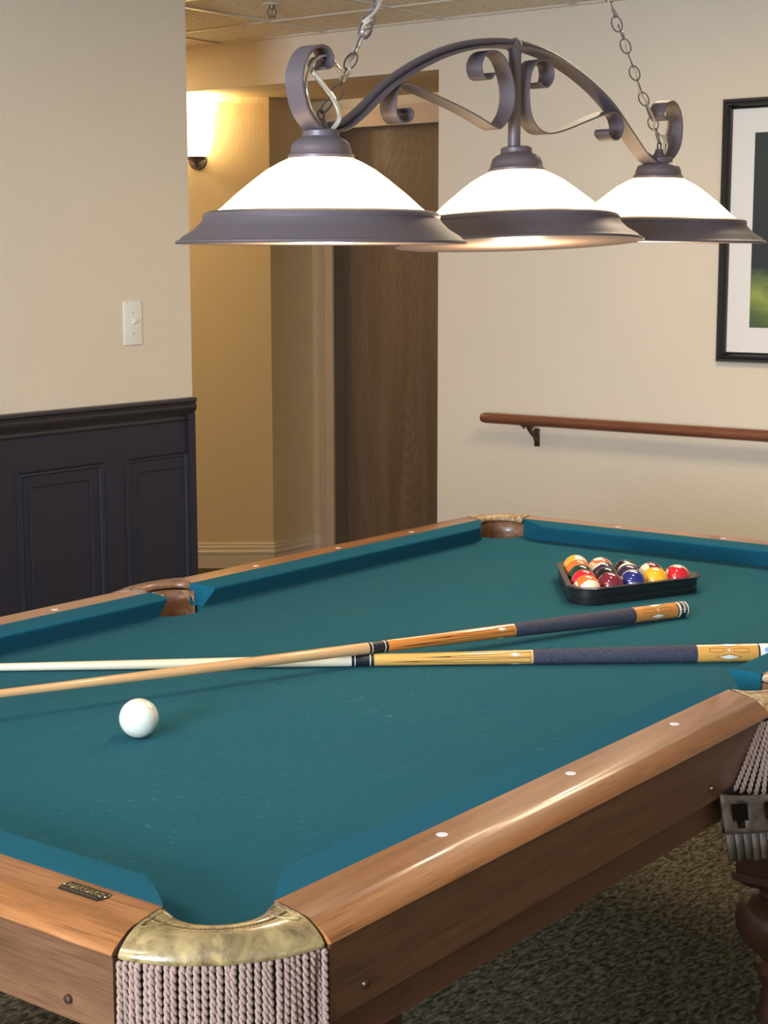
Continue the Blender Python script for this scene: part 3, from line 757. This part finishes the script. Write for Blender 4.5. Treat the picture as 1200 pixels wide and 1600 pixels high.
# rack
def tri_ring(off, z, rad=.012, n=8):
    """rounded triangle offset outward from the triangle of ball centres"""
    sh = (e_ - a_).normalized() * .004; P = [a_ + sh, e_ + sh, y_ + sh]; pts = []
    for i in range(3):
        p0, p, p1 = P[i - 1], P[i], P[(i + 1) % 3]
        n0 = Vector(((p - p0).y, -(p - p0).x)).normalized(); n1 = Vector(((p1 - p).y, -(p1 - p).x)).normalized()
        if n0.dot(G - p) > 0: n0 = -n0
        if n1.dot(G - p) > 0: n1 = -n1
        bis = (n0 + n1).normalized(); c_h = n0.dot(bis); rr = rad + R + off * .25
        c = p + bis * ((R + off - rr) / c_h)
        a0 = math.atan2(n0.y, n0.x); a1 = math.atan2(n1.y, n1.x); d = (a1 - a0 + PI) % (2 * PI) - PI
        for k in range(n + 1):
            a = a0 + d * k / n; pts.append((c.x + rr * math.cos(a), c.y + rr * math.sin(a), BED + z))
    return pts
# sections: (offset from ball centre line + R, z)
bm = NB(); sec = [(.004, .0008), (.012, .0008), (.0125, .013), (.0118, .014), (.0125, .015), (.0128, .031), (.0165, .0325), (.0175, .0345), (.016, .036), (.006, .036), (.004, .034)]
loft(bm, [tri_ring(o_, z_) for o_, z_ in sec], cyc=True, caps=False)
rk = obj('ball_rack', bm, M_black, None, origin=(G.x, G.y, BED), smooth=35)
tag(rk, 'black plastic triangle rack holding the fifteen coloured balls on the cloth', 'ball rack')

# ================================================================== CUES
def cue(root_label, butt, aim, roll, band, shaft_cols, fore_cols, sleeve_cols):
    """built along +x from the butt at 0; butt and aim are world points of the axis"""
    butt, aim = Vector(butt), Vector(aim); x = (aim - butt).normalized()
    y = Vector((0, 0, 1)).cross(x).normalized(); z = x.cross(y)
    Mx = Matrix((x, y, z)).transposed().to_4x4(); Mx.translation = butt
    root = bpy.data.objects.new('pool_cue', None); COL.objects.link(root); root.empty_display_size = .05
    root.matrix_world = Mx @ Matrix.Rotation(roll, 4, 'X'); ORG[root.name] = Vector((0, 0, 0)); tag(root, root_label, 'pool cue')
    RAD = [(0, .0130), (.0015, .0148), (.004, .0152), (.03, .0156), (.135, .0152), (.415, .0124), (.42, .0122), (.69, .0103), (.725, .0101), (1.0, .0084), (1.30, .0066), (1.43, .0064), (1.45, .006)]
    rad = lambda s_: interp(RAD, s_)
    Rx = Matrix.Rotation(PI / 2, 4, 'Y')
    def part(name, s0, s1, mt, grow=0, parent=root, n=14, cap=False):
        bm = NB(); rings = []
        for k in range(n + 1):
            s_ = s0 + (s1 - s0) * k / n; r_ = rad(s_) + grow
            if grow > .0002 and k in (0, n): r_ -= grow * .8
            rings.append([(s_, r_ * math.cos(2 * PI * j / 32), r_ * math.sin(2 * PI * j / 32)) for j in range(32)])
        loft(bm, rings); o = obj(name, bm, mt, None, origin=(0, 0, 0), smooth=50); o.parent = parent; return o
    def inlay(name, polys, mt, parent, lift=.00015):
        """polys in (s, arc length) wrapped around the shaft, phi=0 is +z"""
        bm = NB()
        for P in polys:
            t_ = NB(); t_.faces.new([t_.verts.new((a, b, 0)) for a, b in P])
            for _ in range(2): bmesh.ops.triangulate(t_, faces=t_.faces[:]); bmesh.ops.subdivide_edges(t_, edges=[e for e in t_.edges if e.calc_length() > .003], cuts=2, use_grid_fill=False)
            for v_ in t_.verts:
                s_, a = v_.co.x, v_.co.y; r_ = rad(s_); ph = a / r_; r_ += lift; v_.co = (s_, -r_ * math.sin(ph), r_ * math.cos(ph))
            merge(bm, t_)
        o = obj(name, bm, mt, None, origin=(0, 0, 0), smooth=0); o.parent = parent; return o
    def line(pts, w, closed=True):
        out = []; n = len(pts)
        for i in range(n if closed else n - 1):
            p, q = Vector(pts[i]), Vector(pts[(i + 1) % n]); d = (q - p).normalized(); nn = Vector((-d.y, d.x)) * w / 2
            m_ = max(1, int((q - p).length / .008))
            for k in range(m_):
                a, b = p.lerp(q, k / m_), p.lerp(q, (k + 1) / m_)
                out.append([tuple(a + nn), tuple(a - nn), tuple(b - nn), tuple(b + nn)])
        return out
    part('bumper', 0, .004, M_black)
    cap_ = part('butt_cap', .004, .029, M_ivory, 0)
    if band == 'text':
        part('label_band', .0085, .0225, mat('dark_label_band', (.02, .03, .03), .3, coat=.5), .00012, cap_)
        part('gold_line', .0225, .0235, M_brass, .0002, cap_, 2); part('gold_line', .0075, .0085, M_brass, .0002, cap_, 2)
        tb = text_mesh('Mizerak', .0098, 0, True); bmesh.ops.triangulate(tb, faces=tb.faces[:])
        r_ = rad(.016) + .0004
        for ph0 in (TXT, TXT + PI):
            cpy = tb.copy()
            for v_ in cpy.verts:
                u, w_ = v_.co.x, v_.co.y; ph = ph0 + u / r_; v_.co = (.0155 + w_, -r_ * math.sin(ph), r_ * math.cos(ph))
            o = obj('label_lettering', cpy, M_white, None, origin=(0, 0, 0), smooth=0); o.parent = cap_
        tb.free()
    else:
        M_blue = mat('pearl_blue_dot', (.25, .38, .70), .25, coat=.5)
        for k in range(4):
            a0 = k * PI / 2 * rad(.017); inlay('blue_dot', [[(.0175 + .0042 * math.cos(2 * PI * j / 16), a0 + .0042 * math.sin(2 * PI * j / 16)) for j in range(16)]], M_blue, cap_)
    part('black_ring', .029, .032, M_black, .0001, n=2)
    sl = part('butt_sleeve', .032, .137, sleeve_cols)
    wh = mat('pearl_inlay', (.75, .73, .64), .3, coat=.5); dk = mat('dark_inlay_line', (.05, .022, .008), .4, coat=.5)
    for k in range(4):
        a0 = (k + .5) * PI / 2 * .0154
        inlay('pearl_diamond', [[(.083 - .017, a0), (.083, a0 + .0043), (.083 + .017, a0), (.083, a0 - .0043)]], wh, sl)
        inlay('diamond_outline', line([(.083 - .022, a0), (.083, a0 + .0056), (.083 + .022, a0), (.083, a0 - .0056)], .0007), dk, sl)
        b0 = k * PI / 2 * .0154
        hexs = []
        for c_ in (-1, 1):
            pts = [(.083 + c_ * .008, b0 + .003), (.083 + c_ * .022, b0 + .0042), (.083 + c_ * .034, b0 + .003), (.083 + c_ * .034, b0 - .003), (.083 + c_ * .022, b0 - .0042), (.083 + c_ * .008, b0 - .003)]
            hexs += line(pts, .0007)
        hexs += [[(.083 - .0035, b0 + .0035), (.083, b0), (.083 + .0035, b0 + .0035)], [(.083 - .0035, b0 - .0035), (.083 + .0035, b0 - .0035), (.083, b0)]]
        inlay('hexagon_inlay', hexs, dk, sl)
        inlay('hourglass_inlay', [[(.083 - .0026, b0 + .0028), (.083, b0), (.083 + .0026, b0 + .0028)], [(.083 - .0026, b0 - .0028), (.083 + .0026, b0 - .0028), (.083, b0)]], wh, sl, .0003)
    part('grip_wrap', .137, .419, M_wrap, .0003, n=40)
    fo = part('forearm', .419, .690, fore_cols)
    for k in range(8):
        a0 = k * PI / 4 * .0122; hw_ = .0042; tip = .655 if k % 2 else .600
        inlay('point_inlay', line([(.424, a0 * .99 - hw_), (.424, a0 * .99 + hw_)], .0008, False) + line([(.424, a0 - hw_), (tip, a0 * .88)], .0008, False) + line([(.424, a0 + hw_), (tip, a0 * .88)], .0008, False) + [[(tip - .04, a0 * .9 - .0008), (tip - .04, a0 * .9 + .0008), (tip + .02, a0 * .87)]], dk, fo)
        if k % 2 == 0: inlay('pearl_diamond', [[(.450 - .010, a0), (.450, a0 + .0030), (.450 + .010, a0), (.450, a0 - .0030)]], wh, fo, .0003)
    jt = part('joint_collar', .690, .728, M_black, .0001, n=4)
    for s_ in (.6955, .7215): part('joint_ring', s_, s_ + .0016, M_white, .0003, jt, 2)
    sh = part('shaft', .728, 1.425, shaft_cols, n=30)
    part('ferrule', 1.425, 1.444, M_ivory, n=3); part('cue_tip', 1.444, 1.452, mat('blue_tip', (.05, .10, .3), .9), n=3)
    return root
TXT = -1.35
M_ivory = mat('ivory_plastic', (.80, .77, .66), .25, coat=.4)
M_wrap = mat('navy_irish_wrap', (.02, .024, .045), .8)
t = NT(M_wrap); n = t.noise(t.coord((1, 1, 1)), 420, 4, .7); t.base(t.ramp(n, [(.35, (.008, .011, .028)), (.62, (.05, .055, .085))])); t.bump(n, .7, .0015)
M_shaftA = wood('amber_maple_shaft', (.50, .28, .12), (.58, .34, .15), (.66, .42, .2), 'x', .25, .5, 1, .3)
M_shaftB = wood('pale_maple_shaft', (.66, .56, .38), (.74, .65, .46), (.80, .72, .54), 'x', .3, .4, 1, .2)
M_foreA = wood('orange_forearm', (.50, .17, .03), (.62, .23, .045), (.72, .30, .07), 'x', .18, .8, 1, .3)
M_foreB = wood('honey_forearm', (.60, .31, .07), (.70, .39, .10), (.78, .47, .15), 'x', .18, .8, 1, .2)
M_slA = wood('orange_sleeve', (.46, .18, .035), (.58, .24, .05), (.66, .30, .07), 'x', .2, .8, 1, .3)
M_slB = wood('honey_sleeve', (.55, .26, .05), (.66, .33, .07), (.74, .40, .10), 'x', .2, .8, 1, .3)
phi_cam = .55
cue('orange and amber pool cue lying on top, its butt beside the ball rack', (1.668, .323, BED + .0157), (.379, .793, BED + .0455), phi_cam, 'text', M_shaftA, M_foreA, M_slA)
cue('honey coloured pool cue with pale shaft lying flat underneath the other cue', (1.435, .035, BED + .0159), (.584, 1.041, BED + .0080), phi_cam, 'dots', M_shaftB, M_foreB, M_slB)

# ================================================================== PENDANT LAMP over the table
LY = .42
lamp = empty('billiard_pendant_lamp', (1.19, LY, 1.50), 'three shade bronze scroll pendant lamp hanging on chains over the pool table', 'pendant lamp')
arch = [(0.704, 1.6535), (0.7333, 1.6604), (0.7709, 1.681), (0.8328, 1.7225), (0.9134, 1.7613), (0.998, 1.7904), (1.0871, 1.8091), (1.1812, 1.8186), (1.2811, 1.8139), (1.3876, 1.7917), (1.4899, 1.7537), (1.5747, 1.7025), (1.6329, 1.6673), (1.680, 1.6541)]
lscr = [(0.6738, 1.6521), (0.6445, 1.6722), (0.631, 1.6973), (0.6272, 1.723), (0.6386, 1.75), (0.6596, 1.7659), (0.6836, 1.7666), (0.6949, 1.7554), (0.6904, 1.7417), (0.6748, 1.7377)]
rscr = [(1.7225, 1.6635), (1.7554, 1.6893), (1.764, 1.7262), (1.7545, 1.7557), (1.7299, 1.7718), (1.7017, 1.7661), (1.6871, 1.7485), (1.698, 1.7374), (1.7237, 1.7403)]
full = [(x_, z_) for x_, z_ in reversed(lscr)] + arch + rscr
bm = NB(); ribbon(bm, cr(full, 8), LY, .033, .0042); obj('arch_bar', bm, M_bronze, lamp, smooth=45)
bm = NB(); ac = cr(arch, 8); tube(bm, [(x_, LY, z_ + .0075) for x_, z_ in ac], .0062, 12); obj('arch_rod', bm, M_bronze, lamp)
SL = [(1.1111, 1.770), (1.097, 1.7601), (1.0790, 1.7623), (1.0711, 1.7787), (1.0836, 1.7968), (1.1112, 1.8045), (1.1400, 1.7953), (1.1600, 1.7699), (1.1690, 1.7398), (1.160, 1.7104), (1.1330, 1.6870), (1.1131, 1.6853), (1.0575, 1.700), (0.9986, 1.7126), (0.9302, 1.7247), (0.8726, 1.7342), (0.8534, 1.7262), (0.8438, 1.7068), (0.8454, 1.6882), (0.8598, 1.677), (0.8788, 1.6792), (0.8875, 1.6903), (0.8807, 1.6981)]
SR = [(1.2456, 1.7656), (1.2702, 1.7614), (1.2884, 1.7759), (1.2877, 1.7946), (1.2711, 1.8046), (1.2408, 1.8007), (1.2193, 1.78), (1.2131, 1.743), (1.2228, 1.7093), (1.2494, 1.690), (1.2844, 1.6858), (1.3366, 1.6955), (1.4164, 1.7172), (1.4906, 1.7357), (1.521, 1.7314), (1.534, 1.7116), (1.5217, 1.6923), (1.4985, 1.6882), (1.4808, 1.6978), (1.4848, 1.705)]
bm = NB(); ribbon(bm, cr(SL, 8), LY, .031, .0032); obj('scroll', bm, M_bronze, lamp, smooth=45)
bm = NB(); ribbon(bm, cr(SR, 8), LY, .031, .0032); obj('scroll', bm, M_bronze, lamp, smooth=45)
bm = NB(); lathe(bm, [(0, 1.640), (.0135, 1.640), (.0135, 1.652), (.0105, 1.655), (.0105, 1.812), (.013, 1.815), (.013, 1.821), (.010, 1.828), (.004, 1.834), (0, 1.835)], (1.1905, LY, 0), 24); obj('centre_stem', bm, M_bronze, lamp)
def shade(px, z0, tiltx, tilty, top):
    """z0 is the rim height"""
    Mt = Matrix.Translation((px, LY, z0 + .12)) @ Matrix.Rotation(tiltx, 4, 'X') @ Matrix.Rotation(tilty, 4, 'Y') @ Matrix.Translation((0, 0, -.12))
    def prt(name, prof, mt, parent, n=96):
        b = NB(); lathe(b, [(r_ * (SC if r_ > .1 else 1), z_) for r_, z_ in prof], (0, 0, 0), n, Mt); return obj(name, b, mt, parent, smooth=40)
    SC = 1.015
    outer = [(.045, .121), (.060, .114), (.078, .104), (.098, .089), (.120, .070), (.142, .050), (.156, .040)]
    g_ = prt('glass_shade', outer + [(.153, .037)] + [(r_ - .004, z_ - .004) for r_, z_ in reversed(outer[:-1])], M_glass, lamp)
    prt('shade_band', [(.154, .0445), (.158, .0455), (.166, .0425), (.168, .038), (.167, .035), (.170, .030), (.180, .020), (.196, .010), (.199, .0065), (.2055, .0035), (.2065, .001), (.205, 0), (.2035, .0015)], M_bronze, g_)
    prt('shade_lining', [(.2036, .0005), (.203, .003), (.196, .0078), (.179, .0175), (.168, .028), (.163, .038), (.155, .041), (.153, .038), (.160, .028), (.172, .0165), (.19, .006), (.200, .0008)], M_inside, g_)
    prt('socket_cap', [(0, .120), (.047, .120), (.0475, .124), (.044, .128), (.043, .134), (.040, .142), (.033, .147), (.028, .149), (.0262, .151), (.0262, .158), (.022, .1605), (0, .1605)], M_bronze, g_)
    b = NB(); prof_b = [(0, .017), (.012, .019), (.022, .026), (.0285, .04), (.029, .05), (.022, .066), (.014, .08), (.013, .095), (0, .096)]
    lathe(b, prof_b, (0, 0, 0), 24, Mt); obj('bulb', b, M_bulb, g_)
    if top:
        b = NB(); lathe(b, [(0, .158), (.012, .158), (.012, .163), (.0085, .168), (.007, .175), (0, .177)], (0, 0, 0), 16, Mt)
        tube(b, [tuple(Mt @ Vector((.007 * math.cos(a), 0, .181 + .007 * math.sin(a)))) for a in [2 * PI * k / 16 for k in range(16)]], .0018, 6, cyc=True)
        obj('hanging_loop', b, M_bronze, g_)
    d = bpy.data.lights.new('bulb_light', 'POINT'); d.energy = 6; d.color = (1, .80, .54); d.shadow_soft_size = .035
    lo = bpy.data.objects.new('bulb_light', d); COL.objects.link(lo); lo.location = Mt @ Vector((0, 0, -.012))
    return Mt
shade(.6845, 1.4945, 0, 0, True)
shade(1.1995, 1.4985, math.radians(-3.0), math.radians(1.2), False)
shade(1.6990, 1.5075, math.radians(.9), 0, True)
# chains to a canopy on the ceiling
def link(c, t_, roll, ln=.0335, wd_=.0205, r_=.0013):
    t_ = t_.normalized(); a = t_.cross(Vector((0, 1, 0))).normalized(); b = t_.cross(a); s_ = (a * math.cos(roll) + b * math.sin(roll))
    return [tuple(c + t_ * (ln / 2 - r_) * math.cos(th) + s_ * (wd_ / 2 - r_) * math.sin(th)) for th in [2 * PI * k / 24 for k in range(24)]]
can = Vector((1.17, LY, H))
def chain(p0, mid, seed):
    rnd = random.Random(seed)
    path = [Vector((a, LY, b)) for a, b in cr([(p0[0], p0[1])] + mid + [(can.x + (.02 if p0[0] > can.x else -.02), can.z - .035)], 30)]
    acc = [0]
    for a, b in zip(path, path[1:]): acc.append(acc[-1] + (b - a).length)
    n = int(acc[-1] / .0285)
    for k in range(n):
        s_ = (k + .5) * acc[-1] / n; i = 0
        while acc[i + 1] < s_: i += 1
        tdir = path[min(i + 3, len(path) - 1)] - path[max(i - 3, 0)]
        c = path[i].lerp(path[i + 1], (s_ - acc[i]) / (acc[i + 1] - acc[i]))
        bm = NB(); tube(bm, link(c, tdir, (k % 2) * PI / 2 * .85 + .6 + rnd.uniform(-.15, .15)), .0014, 6, cyc=True); obj('chain_link', bm, M_bronze, lamp)
chain((.6845, 1.682), [(.7116, 1.6985), (.7353, 1.7300), (.7654, 1.7732), (.7944, 1.8148), (.8144, 1.8489)], 1)
chain((1.699, 1.694), [(1.6866, 1.7148), (1.6451, 1.7593), (1.5939, 1.819), (1.5432, 1.8821), (1.5015, 1.9331)], 2)
bm = NB(); lathe(bm, [(0, 0), (.062, 0), (.060, -.012), (.04, -.022), (.012, -.026), (.01, -.036), (0, -.037)], can, 32); obj('ceiling_canopy', bm, M_bronze, lamp)
# clear supply cords
M_clear = mat('clear_lamp_cord', (.62, .56, .47), .12, metal=.55, coat=.8)
def weave(main, amp=.005, seed=0):
    P = cr(main, 10); out = []
    for i, (a, b) in enumerate(P): out.append((a + amp * math.sin(i * .9 + seed), LY + amp * math.cos(i * .75 + seed), b))
    return out
P1 = [(0.6932, 1.6535, LY - .012), (0.7041, 1.6719, LY - .018), (0.6878, 1.697, LY - .02), (0.6611, 1.7258, LY - .012), (0.6601, 1.7409, LY), (0.6786, 1.7525, LY + .006), (0.7080, 1.7490, LY), (.728, 1.736, LY - .004), (.737, 1.728, LY)]
P2 = [(0.6722, 1.6597, LY - .01), (0.6435, 1.6854, LY - .014), (0.6380, 1.7164, LY - .012), (0.6551, 1.7429, LY - .01), (0.6834, 1.7565, LY - .006), (.712, 1.753, LY), (.733, 1.737, LY)]
bm = NB(); pts = [(a, c, b) for a, b, c in cr(P1, 8)]; tube(bm, pts + weave([(.7353, 1.7300), (.7654, 1.7732), (.7944, 1.8148), (.8144, 1.8489), (1.02, 2.17), (1.15, 2.408)], .005), .0036, 8, flat=.8)
tube(bm, [(a, c, b) for a, b, c in cr(P2, 8)], .0022, 8)
obj('lamp_cord', bm, M_clear, lamp)
M_cord2 = mat('beige_lamp_cord', (.42, .33, .22), .3, coat=.3)
bm = NB(); pts = [(1.706, LY - .006, 1.665), (1.710, LY - .012, 1.69), (1.700, LY - .008, 1.709), (1.725, LY, 1.706), (1.7395, LY + .004, 1.722), (1.733, LY, 1.738), (1.716, LY - .004, 1.744), (1.708, LY - .008, 1.740)]
tube(bm, cr([(a, b, c) for a, b, c in pts], 8), .0018, 8)
tube(bm, cr([(1.706, LY - .006, 1.665), (1.700, LY - .010, 1.70), (1.680, LY, 1.716), (1.672, LY - .004, 1.735)], 6) + weave([(1.6451, 1.7593), (1.5939, 1.819), (1.5432, 1.8821), (1.5015, 1.9331), (1.35, 2.14), (1.19, 2.408)], .003, 2), .0022, 8)
obj('lamp_cord', bm, M_cord2, lamp)
